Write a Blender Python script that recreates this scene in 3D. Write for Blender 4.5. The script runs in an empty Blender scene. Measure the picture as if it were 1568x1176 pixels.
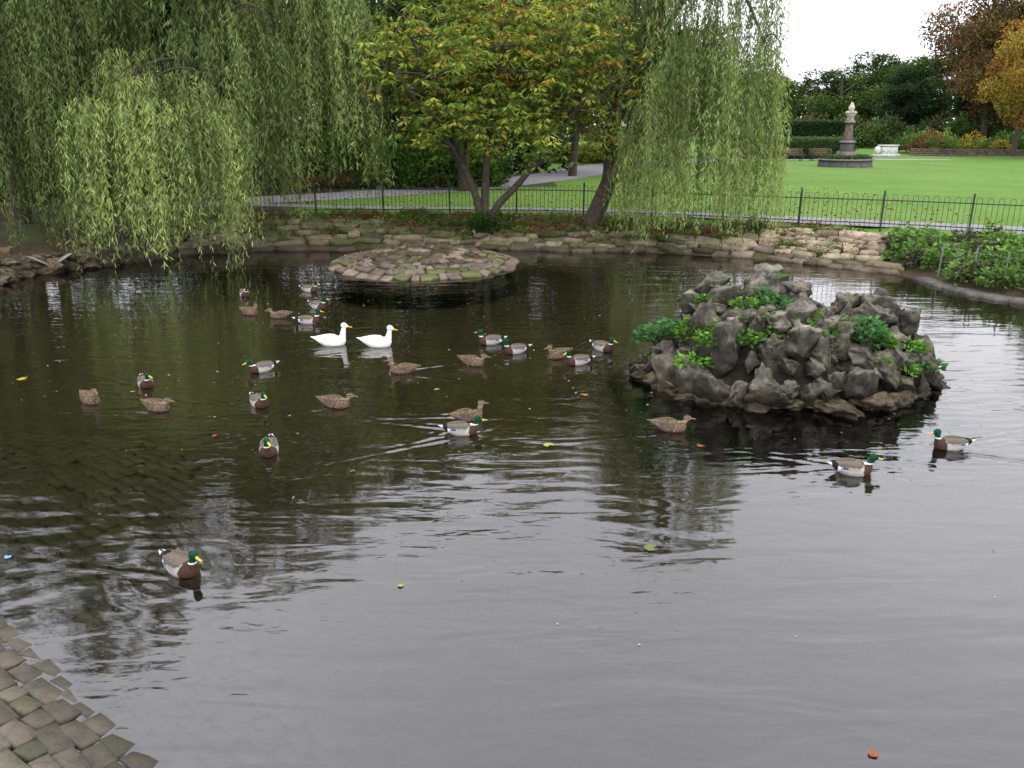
import bpy, bmesh, math, random
import numpy as np
from mathutils import Vector, Matrix, noise as mnoise
R=np.random.RandomState(7); random.seed(7)
scene=bpy.context.scene
C=scene.collection

# ------------------------------------------------------------------ helpers
def arr_mesh(name,V,F,mat,col=None,smooth=False,fcol=None):
    V=np.asarray(V,dtype=np.float32); F=np.asarray(F,dtype=np.int32)
    me=bpy.data.meshes.new(name)
    k=F.shape[1]; m=F.shape[0]
    me.vertices.add(len(V)); me.vertices.foreach_set('co',V.ravel())
    me.loops.add(m*k); me.loops.foreach_set('vertex_index',F.ravel())
    me.polygons.add(m); me.polygons.foreach_set('loop_start',np.arange(0,m*k,k,dtype=np.int32))
    me.update(calc_edges=True)
    if col is not None or fcol is not None:
        if col is not None: cc=np.asarray(col)[F.ravel()]
        else: cc=np.repeat(np.asarray(fcol),k,axis=0)
        a=me.color_attributes.new('Col','FLOAT_COLOR','CORNER')
        d=np.ones((m*k,4),dtype=np.float32); d[:,:3]=cc
        a.data.foreach_set('color',d.ravel())
    if smooth: me.polygons.foreach_set('use_smooth',np.ones(m,dtype=bool))
    me.materials.append(mat)
    return me
def obj(name,me,parent=None,loc=(0,0,0),rot=0.0,scale=1.0):
    o=bpy.data.objects.new(name,me); C.objects.link(o)
    o.location=loc; o.rotation_euler=(0,0,rot); o.scale=(scale,)*3
    if parent: o.parent=parent
    return o
def empty(name,loc=(0,0,0)):
    o=bpy.data.objects.new(name,None); C.objects.link(o); o.location=loc; o.empty_display_size=.3
    return o
class MB:
    def __init__(s): s.V=[];s.F=[];s.Cl=[];s.n=0
    def add(s,V,F,c=(1,1,1)):
        V=np.asarray(V,float); F=np.asarray(F,int)
        s.V.append(V); s.F.append(F+s.n); s.n+=len(V)
        s.Cl.append(np.tile(np.asarray(c,float),(len(V),1)) if np.ndim(c)==1 else np.asarray(c))
    def mesh(s,name,mat,smooth=False):
        return arr_mesh(name,np.vstack(s.V),np.vstack(s.F),mat,col=np.vstack(s.Cl),smooth=smooth)
    def tube(s,pts,rad,seg=6,c=(1,1,1)):
        pts=np.asarray(pts,float); n=len(pts)
        rad=np.broadcast_to(rad,(n,))
        T=np.gradient(pts,axis=0); T/=np.linalg.norm(T,axis=1)[:,None]+1e-9
        ref=np.array([0.,0,1]) if abs(T[0,2])<.9 else np.array([0.,1,0])
        V=[]
        for i in range(n):
            a=np.cross(T[i],ref); a/=np.linalg.norm(a)+1e-9; b=np.cross(T[i],a)
            for k in range(seg):
                th=2*math.pi*k/seg
                V.append(pts[i]+rad[i]*(math.cos(th)*a+math.sin(th)*b))
        F=[]
        for i in range(n-1):
            for k in range(seg):
                k2=(k+1)%seg
                F.append((i*seg+k,i*seg+k2,(i+1)*seg+k2,(i+1)*seg+k))
        if seg==4: F.append(((n-1)*seg,(n-1)*seg+1,(n-1)*seg+2,(n-1)*seg+3))
        s.add(V,F,c)
    def box(s,c0,ax,ay,az,dims,c=(1,1,1),jit=0.0,cham=0.0):
        c0=np.asarray(c0,float)
        V=[]
        hx,hy,hz=[d/2 for d in dims]
        L=[(-1,1.0),(1-2*cham/max(dims[2],1e-6),1.0),(1,1-cham*2/min(dims[0],dims[1]))] if cham>0 else [(-1,1.0),(1,1.0)]
        jx=(R.rand(4,2)-.5)*2*jit
        for (zz,sc) in L:
            for q,(sx,sy) in enumerate(((-1,-1),(1,-1),(1,1),(-1,1))):
                V.append(c0+ax*(sx*hx*sc*(1+jx[q,0]))+ay*(sy*hy*sc*(1+jx[q,1]))+az*(zz*hz))
        F=[(3,2,1,0)]
        for l in range(len(L)-1):
            for k in range(4):
                F.append((l*4+k,l*4+(k+1)%4,(l+1)*4+(k+1)%4,(l+1)*4+k))
        t=(len(L)-1)*4; F.append((t,t+1,t+2,t+3))
        s.add(V,F,c)
X_=np.array([1.,0,0]);Y_=np.array([0,1.,0]);Z_=np.array([0,0,1.])

# ------------------------------------------------------------------ materials
def newmat(name):
    m=bpy.data.materials.new(name); m.use_nodes=True
    nt=m.node_tree; nt.nodes.clear()
    out=nt.nodes.new('ShaderNodeOutputMaterial')
    return m,nt,out
def N(nt,t,**kw):
    n=nt.nodes.new(t)
    for k,v in kw.items():
        if k in n.inputs: n.inputs[k].default_value=v
        else: setattr(n,k,v)
    return n
def noise(nt,scale,detail=4,rough=.6,vec=None,mapscale=None):
    n=N(nt,'ShaderNodeTexNoise'); n.inputs['Scale'].default_value=scale
    n.inputs['Detail'].default_value=detail; n.inputs['Roughness'].default_value=rough
    tc=N(nt,'ShaderNodeTexCoord')
    if mapscale:
        mp=N(nt,'ShaderNodeMapping'); mp.inputs['Scale'].default_value=mapscale
        nt.links.new(tc.outputs['Object'],mp.inputs['Vector']); nt.links.new(mp.outputs['Vector'],n.inputs['Vector'])
    else: nt.links.new(tc.outputs['Object'],n.inputs['Vector'])
    return n
def ramp(nt,src,stops):
    r=N(nt,'ShaderNodeValToRGB'); e=r.color_ramp.elements
    while len(e)<len(stops): e.new(.5)
    for i,(p,c) in enumerate(stops):
        e[i].position=p; e[i].color=(c[0],c[1],c[2],1) if np.ndim(c) else (c,c,c,1)
    nt.links.new(src,r.inputs['Fac']); return r
def mul(nt,a,b,fac=1.0):
    m=N(nt,'ShaderNodeMix',data_type='RGBA',blend_type='MULTIPLY'); m.inputs[0].default_value=fac
    nt.links.new(a,m.inputs[6]); nt.links.new(b,m.inputs[7]); return m
def vcol_mat(name,nscale=20,lo=.6,hi=1.3,rough=.85,bump=.3,bscale=None,spec=.3,bdist=.02):
    m,nt,out=newmat(name)
    at=N(nt,'ShaderNodeAttribute',attribute_name='Col')
    n=noise(nt,nscale,6,.65)
    r=ramp(nt,n.outputs['Fac'],[(.3,lo),(.7,hi)])
    mm=mul(nt,at.outputs['Color'],r.outputs['Color'])
    b=N(nt,'ShaderNodeBsdfPrincipled'); b.inputs['Roughness'].default_value=rough
    b.inputs['Specular IOR Level'].default_value=spec
    nt.links.new(mm.outputs[2],b.inputs['Base Color'])
    if bump>0:
        n2=noise(nt,bscale or nscale*2,6,.7)
        bp=N(nt,'ShaderNodeBump'); bp.inputs['Strength'].default_value=bump; bp.inputs['Distance'].default_value=bdist
        nt.links.new(n2.outputs['Fac'],bp.inputs['Height']); nt.links.new(bp.outputs['Normal'],b.inputs['Normal'])
    nt.links.new(b.outputs['BSDF'],out.inputs['Surface'])
    return m
def leaf_mat(name,trans=.3):
    m,nt,out=newmat(name)
    at=N(nt,'ShaderNodeAttribute',attribute_name='Col')
    d=N(nt,'ShaderNodeBsdfDiffuse')
    nt.links.new(at.outputs['Color'],d.inputs['Color'])
    if trans>0:
        t=N(nt,'ShaderNodeBsdfTranslucent'); nt.links.new(at.outputs['Color'],t.inputs['Color'])
        mx=N(nt,'ShaderNodeMixShader'); mx.inputs[0].default_value=trans
        nt.links.new(d.outputs[0],mx.inputs[1]); nt.links.new(t.outputs[0],mx.inputs[2])
        nt.links.new(mx.outputs[0],out.inputs['Surface'])
    else: nt.links.new(d.outputs[0],out.inputs['Surface'])
    return m
M_leaf=leaf_mat('leaf',.22)
M_leafd=leaf_mat('leaf_matt',0)
M_bark=vcol_mat('bark',8,.5,1.3,.9,.8,14,bdist=.03)
M_stone=vcol_mat('sandstone',5,.5,1.35,.9,.9,16,bdist=.035)
M_metal=vcol_mat('painted_iron',30,.9,1.1,.5,0)
M_feather=vcol_mat('feathers',60,.8,1.15,.8,.3,150,bdist=.004,spec=.1)
M_wood=vcol_mat('wood',20,.7,1.2,.7,.2)

def terrain_material():
    m,nt,out=newmat('ground_cover')
    at=N(nt,'ShaderNodeAttribute',attribute_name='Col')
    n=noise(nt,9,8,.75); r=ramp(nt,n.outputs['Fac'],[(.3,.6),(.7,1.34)])
    n3=noise(nt,.3,5,.65); r3=ramp(nt,n3.outputs['Fac'],[(.3,(.8,.86,.75)),(.7,(1.2,1.1,1.25))])
    mm=mul(nt,at.outputs['Color'],r.outputs['Color']); mm=mul(nt,mm.outputs[2],r3.outputs['Color'])
    b=N(nt,'ShaderNodeBsdfPrincipled'); b.inputs['Roughness'].default_value=.95; b.inputs['Specular IOR Level'].default_value=.15
    nt.links.new(mm.outputs[2],b.inputs['Base Color'])
    bp=N(nt,'ShaderNodeBump'); bp.inputs['Strength'].default_value=.6; bp.inputs['Distance'].default_value=.04
    n2=noise(nt,22,6,.75); nt.links.new(n2.outputs['Fac'],bp.inputs['Height']); nt.links.new(bp.outputs['Normal'],b.inputs['Normal'])
    nt.links.new(b.outputs['BSDF'],out.inputs['Surface']); return m
M_ground=terrain_material()
def rock_material():
    m,nt,out=newmat('weathered_rock')
    n=noise(nt,4.5,9,.75); r=ramp(nt,n.outputs['Fac'],[(.3,(.03,.028,.025)),(.44,(.10,.092,.083)),(.58,(.21,.197,.18)),(.75,(.44,.42,.39))])
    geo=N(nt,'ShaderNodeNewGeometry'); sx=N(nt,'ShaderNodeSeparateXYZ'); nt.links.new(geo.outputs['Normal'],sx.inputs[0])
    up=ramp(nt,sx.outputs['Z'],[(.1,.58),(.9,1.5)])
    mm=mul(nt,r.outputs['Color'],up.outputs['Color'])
    at=N(nt,'ShaderNodeAttribute',attribute_name='Col'); mm=mul(nt,mm.outputs[2],at.outputs['Color'])
    nm=noise(nt,2.2,5,.7); rm=ramp(nt,nm.outputs['Fac'],[(.5,(1,1,1)),(.68,(.55,.66,.38))]); mm=mul(nt,mm.outputs[2],rm.outputs['Color'])
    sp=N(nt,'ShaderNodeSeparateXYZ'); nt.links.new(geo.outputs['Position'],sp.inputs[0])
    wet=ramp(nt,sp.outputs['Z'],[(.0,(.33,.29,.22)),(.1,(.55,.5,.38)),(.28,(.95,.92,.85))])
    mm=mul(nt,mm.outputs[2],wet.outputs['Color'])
    b=N(nt,'ShaderNodeBsdfPrincipled'); b.inputs['Roughness'].default_value=.85; b.inputs['Specular IOR Level'].default_value=.25
    nt.links.new(mm.outputs[2],b.inputs['Base Color'])
    n2=noise(nt,13,8,.78); bp=N(nt,'ShaderNodeBump'); bp.inputs['Strength'].default_value=1.0; bp.inputs['Distance'].default_value=.06
    nt.links.new(n2.outputs['Fac'],bp.inputs['Height']); nt.links.new(bp.outputs['Normal'],b.inputs['Normal'])
    nt.links.new(b.outputs['BSDF'],out.inputs['Surface']); return m
M_rock=rock_material()
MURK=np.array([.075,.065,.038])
def sett_material():
    m,nt,out=newmat('mossy_setts')
    at=N(nt,'ShaderNodeAttribute',attribute_name='Col')
    n=noise(nt,7,8,.72); r=ramp(nt,n.outputs['Fac'],[(.3,.45),(.7,1.5)])
    n4=noise(nt,1.3,4,.6); r4=ramp(nt,n4.outputs['Fac'],[(.35,(.62,.62,.55)),(.65,(1.15,1.1,1.05))])
    mm=mul(nt,at.outputs['Color'],r.outputs['Color']); mm=mul(nt,mm.outputs[2],r4.outputs['Color'])
    geo=N(nt,'ShaderNodeNewGeometry'); sp=N(nt,'ShaderNodeSeparateXYZ'); nt.links.new(geo.outputs['Position'],sp.inputs[0])
    wet=ramp(nt,sp.outputs['Z'],[(.0,(.6,.56,.5)),(.07,(1,1,1))]); mm=mul(nt,mm.outputs[2],wet.outputs['Color'])
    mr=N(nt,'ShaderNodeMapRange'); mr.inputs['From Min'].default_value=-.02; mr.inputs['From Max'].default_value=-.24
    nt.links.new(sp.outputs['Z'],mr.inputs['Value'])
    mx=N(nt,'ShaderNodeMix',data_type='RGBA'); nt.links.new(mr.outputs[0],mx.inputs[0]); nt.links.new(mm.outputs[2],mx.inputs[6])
    mx.inputs[7].default_value=(*MURK,1)  # water's absorption of light with depth, painted into the stone colour
    b=N(nt,'ShaderNodeBsdfPrincipled'); b.inputs['Roughness'].default_value=.5
    nt.links.new(mx.outputs[2],b.inputs['Base Color'])
    bp=N(nt,'ShaderNodeBump'); bp.inputs['Strength'].default_value=.8; bp.inputs['Distance'].default_value=.02
    n2=noise(nt,26,6,.7); nt.links.new(n2.outputs['Fac'],bp.inputs['Height']); nt.links.new(bp.outputs['Normal'],b.inputs['Normal'])
    nt.links.new(b.outputs['BSDF'],out.inputs['Surface']); return m
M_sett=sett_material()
def water_material():
    m,nt,out=newmat('pond_water')
    big=noise(nt,.3,3,.55)
    rb=ramp(nt,big.outputs['Fac'],[(.4,.15),(.62,1.0)])
    n1=noise(nt,1.0,2,.5,mapscale=(.8,2.9,1)); n1.inputs['Distortion'].default_value=.7
    n2=noise(nt,1.0,2,.5,mapscale=(4.2,12,1)); n2.inputs['Distortion'].default_value=.5
    b1=N(nt,'ShaderNodeBump'); b1.inputs['Distance'].default_value=.05
    m1=N(nt,'ShaderNodeMath',operation='MULTIPLY_ADD'); m1.inputs[1].default_value=.2; m1.inputs[2].default_value=.12
    nt.links.new(rb.outputs['Color'],m1.inputs[0]); nt.links.new(m1.outputs[0],b1.inputs['Strength'])
    nt.links.new(n1.outputs['Fac'],b1.inputs['Height'])
    b2=N(nt,'ShaderNodeBump'); b2.inputs['Distance'].default_value=.012
    ms=N(nt,'ShaderNodeMath',operation='MULTIPLY'); ms.inputs[1].default_value=.36
    nt.links.new(rb.outputs['Color'],ms.inputs[0]); nt.links.new(ms.outputs[0],b2.inputs['Strength'])
    nt.links.new(n2.outputs['Fac'],b2.inputs['Height']); nt.links.new(b1.outputs['Normal'],b2.inputs['Normal'])
    fr=N(nt,'ShaderNodeFresnel'); fr.inputs['IOR'].default_value=2.02; nt.links.new(b2.outputs['Normal'],fr.inputs['Normal'])
    gl=N(nt,'ShaderNodeBsdfGlossy'); gl.inputs['Roughness'].default_value=.035; gl.inputs['Color'].default_value=(.97,.96,.985,1)
    nt.links.new(b2.outputs['Normal'],gl.inputs['Normal'])
    tr=N(nt,'ShaderNodeBsdfTransparent'); tr.inputs['Color'].default_value=(.9,.88,.78,1)
    mx=N(nt,'ShaderNodeMixShader'); nt.links.new(fr.outputs[0],mx.inputs[0]); nt.links.new(tr.outputs[0],mx.inputs[1]); nt.links.new(gl.outputs[0],mx.inputs[2])
    nt.links.new(mx.outputs[0],out.inputs['Surface']); return m
M_water=water_material()

# ------------------------------------------------------------------ pond outline and terrain
poly=[(-30,14),(-14,15.5),(-11.3,16.6),(-11.0,18.6),(-9.8,20.0),(-7.8,22.0),(-5.1,22.3),(-2,22.35),(0.3,22.3),(3.8,21.8),(6.2,20.85),(8.3,19.3),(9.05,18.2),(9.2,16.2),(10.0,15.1),(14,13),(22,11),(23,4),(22,-1),
 (8,-1.5),(3,.8),(0,1.8),(-1.2,2.9),(-1.81,3.45),(-2.48,3.92),(-3.06,4.42),(-3.7,5.0),(-5,5.9),(-8,7.2),(-14,9),(-30,10.5)]
def chaikin(p,closed=True,it=2):
    p=np.array(p,float)
    for _ in range(it):
        q=np.roll(p,-1,0) if closed else p[1:]
        a=p if closed else p[:-1]
        n=np.empty((len(a)*2,p.shape[1])); n[0::2]=.75*a+.25*q; n[1::2]=.25*a+.75*q
        if not closed: n=np.vstack([p[:1],n,p[-1:]])
        p=n
    return p
PP=chaikin(poly,True,2)
def sdist(x,y):
    x=np.asarray(x,float); y=np.asarray(y,float)
    best=np.full(x.shape,1e9); ins=np.zeros(x.shape,bool)
    for i in range(len(PP)):
        a=PP[i]; b=PP[(i+1)%len(PP)]
        d=b-a; L=d@d
        t=np.clip(((x-a[0])*d[0]+(y-a[1])*d[1])/L,0,1)
        q=np.hypot(x-a[0]-t*d[0],y-a[1]-t*d[1]); best=np.minimum(best,q)
        if a[1]!=b[1]:
            cond=((a[1]>y)!=(b[1]>y))&(x<(b[0]-a[0])*(y-a[1])/(b[1]-a[1])+a[0]); ins^=cond
    return np.where(ins,-best,best)
def Wf(x): return np.interp(x,[-12,-9,-4,-2,5,6.5,9,10],[.5,1.3,1.2,.6,.6,1.5,1.9,1.0])
def Hf(x): return np.interp(x,[-12,-9,-4,-2,5,6.5,9,10],[.35,.62,.6,.36,.36,.64,.68,.3])
def height(x,y):
    x=np.asarray(x,float);y=np.asarray(y,float)
    d=sdist(x,y)
    near=np.clip((11.5-y)/3,0,1)*np.clip((8-x)/3,0,1)
    W=Wf(x);Hh=Hf(x)
    out=np.where(d<W,Hh*d/W,np.minimum(.7,Hh+(.7-Hh)*(d-W)/2.0))
    inn=np.maximum(-.65,d*.75)
    zf=np.where(d>0,out,inn)
    slope=np.interp(x,[-4.5,-3.0,-1.0],[.075,.13,.34])
    zn=np.where(d>0,np.minimum(.13*d+np.maximum(0,d-2)*.25,1.6),np.maximum(-.65,slope*d))
    z=zf*(1-near)+zn*near
    z=z+np.clip((y+ (x-33)*.9 -80)/40,0,1)*1.2*(x>18)
    return z
def axis(lo,flo,fhi,hi,step):
    f=np.arange(flo,fhi+1e-6,step)
    g=np.geomspace(step*2,hi-fhi,34); l=np.geomspace(step*2,flo-lo,34)
    return np.concatenate([(flo-l)[::-1],f,fhi+g])
def grid_faces(nx,ny):
    i=np.arange(nx-1);j=np.arange(ny-1); I,J=np.meshgrid(i,j); a=(J*nx+I).ravel()
    return np.stack([a,a+1,a+1+nx,a+nx],1)
gx=axis(-420,-15,15,420,.14); gy=axis(-60,0,28,600,.14)
GX,GY=np.meshgrid(gx,gy); GZ=height(GX,GY); GD=sdist(GX,GY)
col=np.zeros(GX.shape+(3,))
grass=np.array([.120,.222,.040]); earth=np.array([.07,.052,.032]); moss=np.array([.07,.085,.03])
fence_pts=[(-18,22.6),(-13,24.2),(-7.83,24.9),(-4.9,25.1),(-2.99,25.15),(0.68,24.9),(2.43,24.5),(5.0,23.55),(7.21,22.5),(8.82,21.85),(10.4,21.15),(11.78,20.35),(12.65,19.85),(16.5,17.6)]
FP=np.array(fence_pts)
fy=np.interp(GX,FP[:,0],FP[:,1])
isgrass=(GY>fy)|((GX>7)&(GD>1.9)&(GY>18)&(GY>fy-.8))
col[:]=earth
col[isgrass]=grass
nz=np.sin(GX*1.7+np.sin(GY*1.3))*np.sin(GY*2.1+GX*.6)
bm_=(~isgrass)&(GD>0)&(nz>.1); col[bm_]=moss
lf=isgrass&(GX<-7)&(GX>-60)&(GY<60); col[lf]=earth*.9
bgd=isgrass&(GY>36)&(GX<2)&(GY<70); col[bgd]=np.array([.05,.075,.025])
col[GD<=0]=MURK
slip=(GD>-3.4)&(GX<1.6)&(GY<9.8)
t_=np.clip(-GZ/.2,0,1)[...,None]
col=np.where(slip[...,None],np.array([.03,.027,.018])*(1-t_)+MURK*t_,col)  # bed colour also fades with depth, painting in the light lost in water
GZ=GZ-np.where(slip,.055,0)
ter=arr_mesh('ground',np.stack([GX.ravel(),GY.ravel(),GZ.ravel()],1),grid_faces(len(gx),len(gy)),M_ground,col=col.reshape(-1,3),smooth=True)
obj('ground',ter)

# ------------------------------------------------------------------ paths
M_path=vcol_mat('asphalt_path',14,.8,1.2,.9,.3,60)
def strip(name,cl,w,mat,c,z=.704):
    p=chaikin(cl,False,3); T=np.gradient(p,axis=0); T/=np.linalg.norm(T,axis=1)[:,None]
    nrm=np.stack([-T[:,1],T[:,0]],1); w=np.interp(np.linspace(0,1,len(p)),np.linspace(0,1,len(w)),w)[:,None]
    A=p+nrm*w/2;B=p-nrm*w/2
    zz=np.maximum(height(A[:,0],A[:,1]),height(B[:,0],B[:,1]))+.006; zz=np.maximum(zz,z)
    V=np.vstack([np.column_stack([A,zz]),np.column_stack([B,zz])]); n=len(p)
    F=[(i,n+i,n+i+1,i+1) for i in range(n-1)]
    me=arr_mesh(name,V,F,mat,col=np.tile(c,(2*n,1))); obj(name,me)
strip('park_path',[(22,16),(16.8,18.9),(13,21.1),(7.9,23.5),(4.8,25.1),(2,26.1),(-1,26.6),(-5,26.9),(-8,27.8),(-11,28.6)],[1.8,1.8,1.5,1.0,.8,1.2],M_path,(.24,.23,.24))
strip('park_path',[(-13,27.6),(-8,30.3),(-4,33.8),(-1,37.5),(3,45),(6.5,56),(13,63.5),(24,66),(34,64.5)],[2.8,3.0,3.6,3.8,1.5],M_path,(.26,.25,.26),z=.709)

# ------------------------------------------------------------------ ducks list (world positions)
drakes=[(-2.57,5.50,-32,0),(-2.57,7.88,-80,1),(-.57,8.41,6,0),(-3.13,9.38,-50,0),(-4.87,10.16,-55,1),(-3.51,10.82,215,0),(-.33,12.3,187,2),(.06,11.77,200,0),(.97,11.17,193,1),(1.39,11.92,-45,0),(-3.56,13.67,8,0),(-3.66,14.87,-35,1),(-4.21,16.49,-20,0),(-5.41,16.02,-60,2),(3.38,7.34,-4,0),(4.70,7.98,178,0)]
hens=[(-.52,8.86,25,0),(-2.17,9.33,-12,1),(-5.28,9.5,-40,0),(-4.32,9.21,-22,1),(-1.52,10.75,182,0),(-.57,11.14,-25,1),(.7,11.52,215,0),(-4.8,14.38,-30,0),(-4.16,14.11,182,1),(1.79,8.53,-8,1)]
whites=[(-2.84,12.22,8,0),(-2.11,12.15,5,1)]
# ------------------------------------------------------------------ water surface (with duck wakes)
wx=np.concatenate([np.arange(-31,-9,.5),np.arange(-9,8,.035),np.arange(8,24,.4)])
wy=np.concatenate([np.arange(-2,3,.5),np.arange(3,13.5,.03),np.arange(13.5,24,.06)])
WX,WY=np.meshgrid(wx,wy); H=np.zeros_like(WX)
for i,(x,y,h,_) in enumerate(drakes+hens+whites):
    a=math.radians(h); rr=random.Random(i)
    dx=WX-x; dy=WY-y
    s_=-(dx*math.cos(a)+dy*math.sin(a))+.12; q=-dx*math.sin(a)+dy*math.cos(a)
    r=np.hypot(dx,dy); m=r<3.2
    amp=rr.uniform(.4,1.1)*(1.7 if y>7 else 1)
    arm=np.zeros_like(H)
    sm=s_[m]; qm=np.abs(q[m])
    off=qm-np.maximum(sm,0)*math.tan(math.radians(22))-.06
    arm[m]=np.where(sm>-.05,.0065*np.exp(-np.abs(sm)/.7)*np.exp(-(off/.10)**2)*np.cos(off/.13*2*math.pi*.9),0)
    H+=amp*arm
    H[m]+=min(amp,1.0)*.0016*np.sin(r[m]/.17*2*math.pi)*np.exp(-((r[m]-.3)/.28)**2)*(.5+.5*np.sin(2*np.arctan2(dy[m],dx[m])+i))
def swell(cx,cy,sx,sy,amp,wl,ang,ph):
    c,s=math.cos(ang),math.sin(ang); u=WX*c+WY*s; v=-WX*s+WY*c
    br=.5+.5*np.sin(u*1.9+1.3*np.sin(v*1.1)+ph)*np.sin(v*2.3+u*.7)
    return amp*br*np.exp(-((WX-cx)**2/sx+(WY-cy)**2/sy))*np.sin((v+.13*np.sin(u*1.7+ph)+.05*np.sin(u*4.3+v*2))/wl*2*math.pi)
H+=swell(-4.4,6.3,2.0,1.0,.0030,.33,.18,0)
H+=swell(-3.2,5.3,1.0,.3,.0018,.24,.5,2)
H+=swell(6.3,9.2,3,4,.0028,.24,-.1,1)
H+=swell(.6,6.5,3.0,.7,.0020,.30,.08,3)
H+=swell(.6,7.2,5.0,1.2,.0010,.21,-.2,5)
H+=swell(-1,15,12,14,.0012,.31,.15,4)
H+=swell(4.0,5.2,6,2,.0011,.34,.12,7)
wm=arr_mesh('pond_water',np.stack([WX.ravel(),WY.ravel(),H.ravel()],1),grid_faces(len(wx),len(wy)),M_water,smooth=True)
obj('pond_water',wm)

# ------------------------------------------------------------------ stone banks
def edge_samples(pred,step):
    P=np.vstack([PP,PP[:1]]); L=np.cumsum(np.r_[0,np.linalg.norm(np.diff(P,axis=0),axis=1)])
    s=np.arange(0,L[-1],step); x=np.interp(s,L,P[:,0]); y=np.interp(s,L,P[:,1])
    tx=np.gradient(x);ty=np.gradient(y); l=np.hypot(tx,ty); tx/=l;ty/=l
    nx,ny=-ty,tx
    t=sdist(x+nx*.3,y+ny*.3); sg=np.where(t>0,1,-1); nx*=sg;ny*=sg
    k=pred(x,y); return x[k],y[k],tx[k],ty[k],nx[k],ny[k]
def stone_bank(name,pred,rows_of,colf,lo=.3,hi=.95):
    mb=MB()
    x,y,tx,ty,nx,ny=edge_samples(pred,.05)
    n=len(x)
    for row in range(14):
        i=int(R.rand()*8)
        while i<n-1:
            W=float(Wf(x[i]));Hh=float(Hf(x[i])); Lp=math.hypot(W,Hh); nr=rows_of(x[i])
            rh=(Lp+.08)/nr
            L=R.uniform(lo,hi)*(1.0 if nr>5 else .85)
            if row<nr:
                k=min(n-1,int(i+L/.05/2))
                wob=.35*rh*math.sin(k*.05*.9+row*.7)
                u=(row+.5)*rh-.08+R.uniform(-.04,.04)+wob
                d=u*W/Lp; z=u*Hh/Lp
                up=np.array([nx[k]*W/Lp,ny[k]*W/Lp,Hh/Lp]); T=np.array([tx[k],ty[k],0.])
                ang=R.normal(0,.14); T2=T*math.cos(ang)+up*math.sin(ang); U2=np.cross(np.cross(T,up),T2); U2/=np.linalg.norm(U2)
                if U2[2]<0: U2=-U2
                nn=np.cross(T2,U2); 
                if nn[2]<0: nn=-nn
                if R.rand()>.06:
                    th=R.uniform(.1,.22)
                    mb.box(np.array([x[k]+nx[k]*d,y[k]+ny[k]*d,z+.02+R.uniform(-.03,.04)]),T2,U2,nn,(L*.97,rh*R.uniform(.6,1.15),th),c=colf(x[k],row/nr),jit=.3,cham=.03)
            i+=max(2,int(L/.05))
    obj(name,mb.mesh(name,M_stone))
def colbank(x,t):
    base=np.array([.185,.155,.105]) if x<5.5 else np.array([.36,.29,.20])
    if x<5.5 and R.rand()<.4: base=np.array([.11,.115,.05])
    if x<-9: base=np.array([.12,.11,.085])
    if R.rand()<.2: base=base*.6
    if t<.15: base=base*.5
    return base*R.uniform(.7,1.25)*np.array([1,R.uniform(.94,1.03),R.uniform(.88,1.05)])
stone_bank('stone_bank_wall',lambda x,y:(y>18.4)&(x>-9.9)&(x<9.2)&(y>16.5),lambda x:9 if x>6.3 else (6 if x<-3.2 else 4),colbank)

def ico(sub):
    bm=bmesh.new(); bmesh.ops.create_icosphere(bm,subdivisions=sub,radius=1)
    V=np.array([v.co[:] for v in bm.verts]); F=np.array([[v.index for v in f.verts] for f in bm.faces]); bm.free(); return V,F
I4=ico(4)
def rock(size,seed,base=I4,planes=16,rough=.2):
    r=np.random.RandomState(seed); V=base[0].copy()
    for k in range(planes):
        n=r.normal(size=3); n/=np.linalg.norm(n); dd=r.uniform(.38,.8)
        pr=V@n; ov=np.maximum(pr-dd,0); V-=ov[:,None]*n
    o=r.uniform(-50,50,3)
    dsp=np.array([mnoise.fractal(Vector(v*2.1+o),.8,2.0,5) for v in V])
    rdg=np.array([1-abs(mnoise.noise(Vector(v*3.1+o)))*2 for v in V])
    V*=(1+rough*dsp*1.3-.10*np.maximum(rdg-.6,0)/.4)[:,None]; V*=1.25
    V*=np.asarray(size); a=r.uniform(0,6.28); c,s=math.cos(a),math.sin(a); V=V@np.array([[c,-s,0],[s,c,0],[0,0,1]]).T
    t=r.uniform(-.5,.5); c,s=math.cos(t),math.sin(t); V=V@np.array([[1,0,0],[0,c,-s],[0,s,c]]).T
    return V,base[1]
ROCKS=[rock((1,1,1),100+i) for i in range(16)]
def rinst(mb,p,size,c,k=None):
    V,F=ROCKS[R.randint(len(ROCKS))] if k is None else ROCKS[k]
    a=R.uniform(0,6.28); cc,s=math.cos(a),math.sin(a)
    V=(V*np.asarray(size))@np.array([[cc,-s,0],[s,cc,0],[0,0,1]]).T
    mb.add(V+np.asarray(p),F,c)
mb=MB()
x,y,tx,ty,nx,ny=edge_samples(lambda x,y:(x<-9.4)&(x>-16)&(y>15)&(y<21),.22)
for k in range(len(x)):
    for row in range(3):
        d=.02+row*.28+R.uniform(-.1,.1); s=R.uniform(.13,.3)
        g=R.uniform(.6,1.2); rinst(mb,(x[k]+nx[k]*d,y[k]+ny[k]*d,.02+row*.12),(s*1.3,s,s*.7),(.8*g,.74*g,.6*g))
obj('bank_boulders',mb.mesh('bank_boulders',M_rock))

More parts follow.
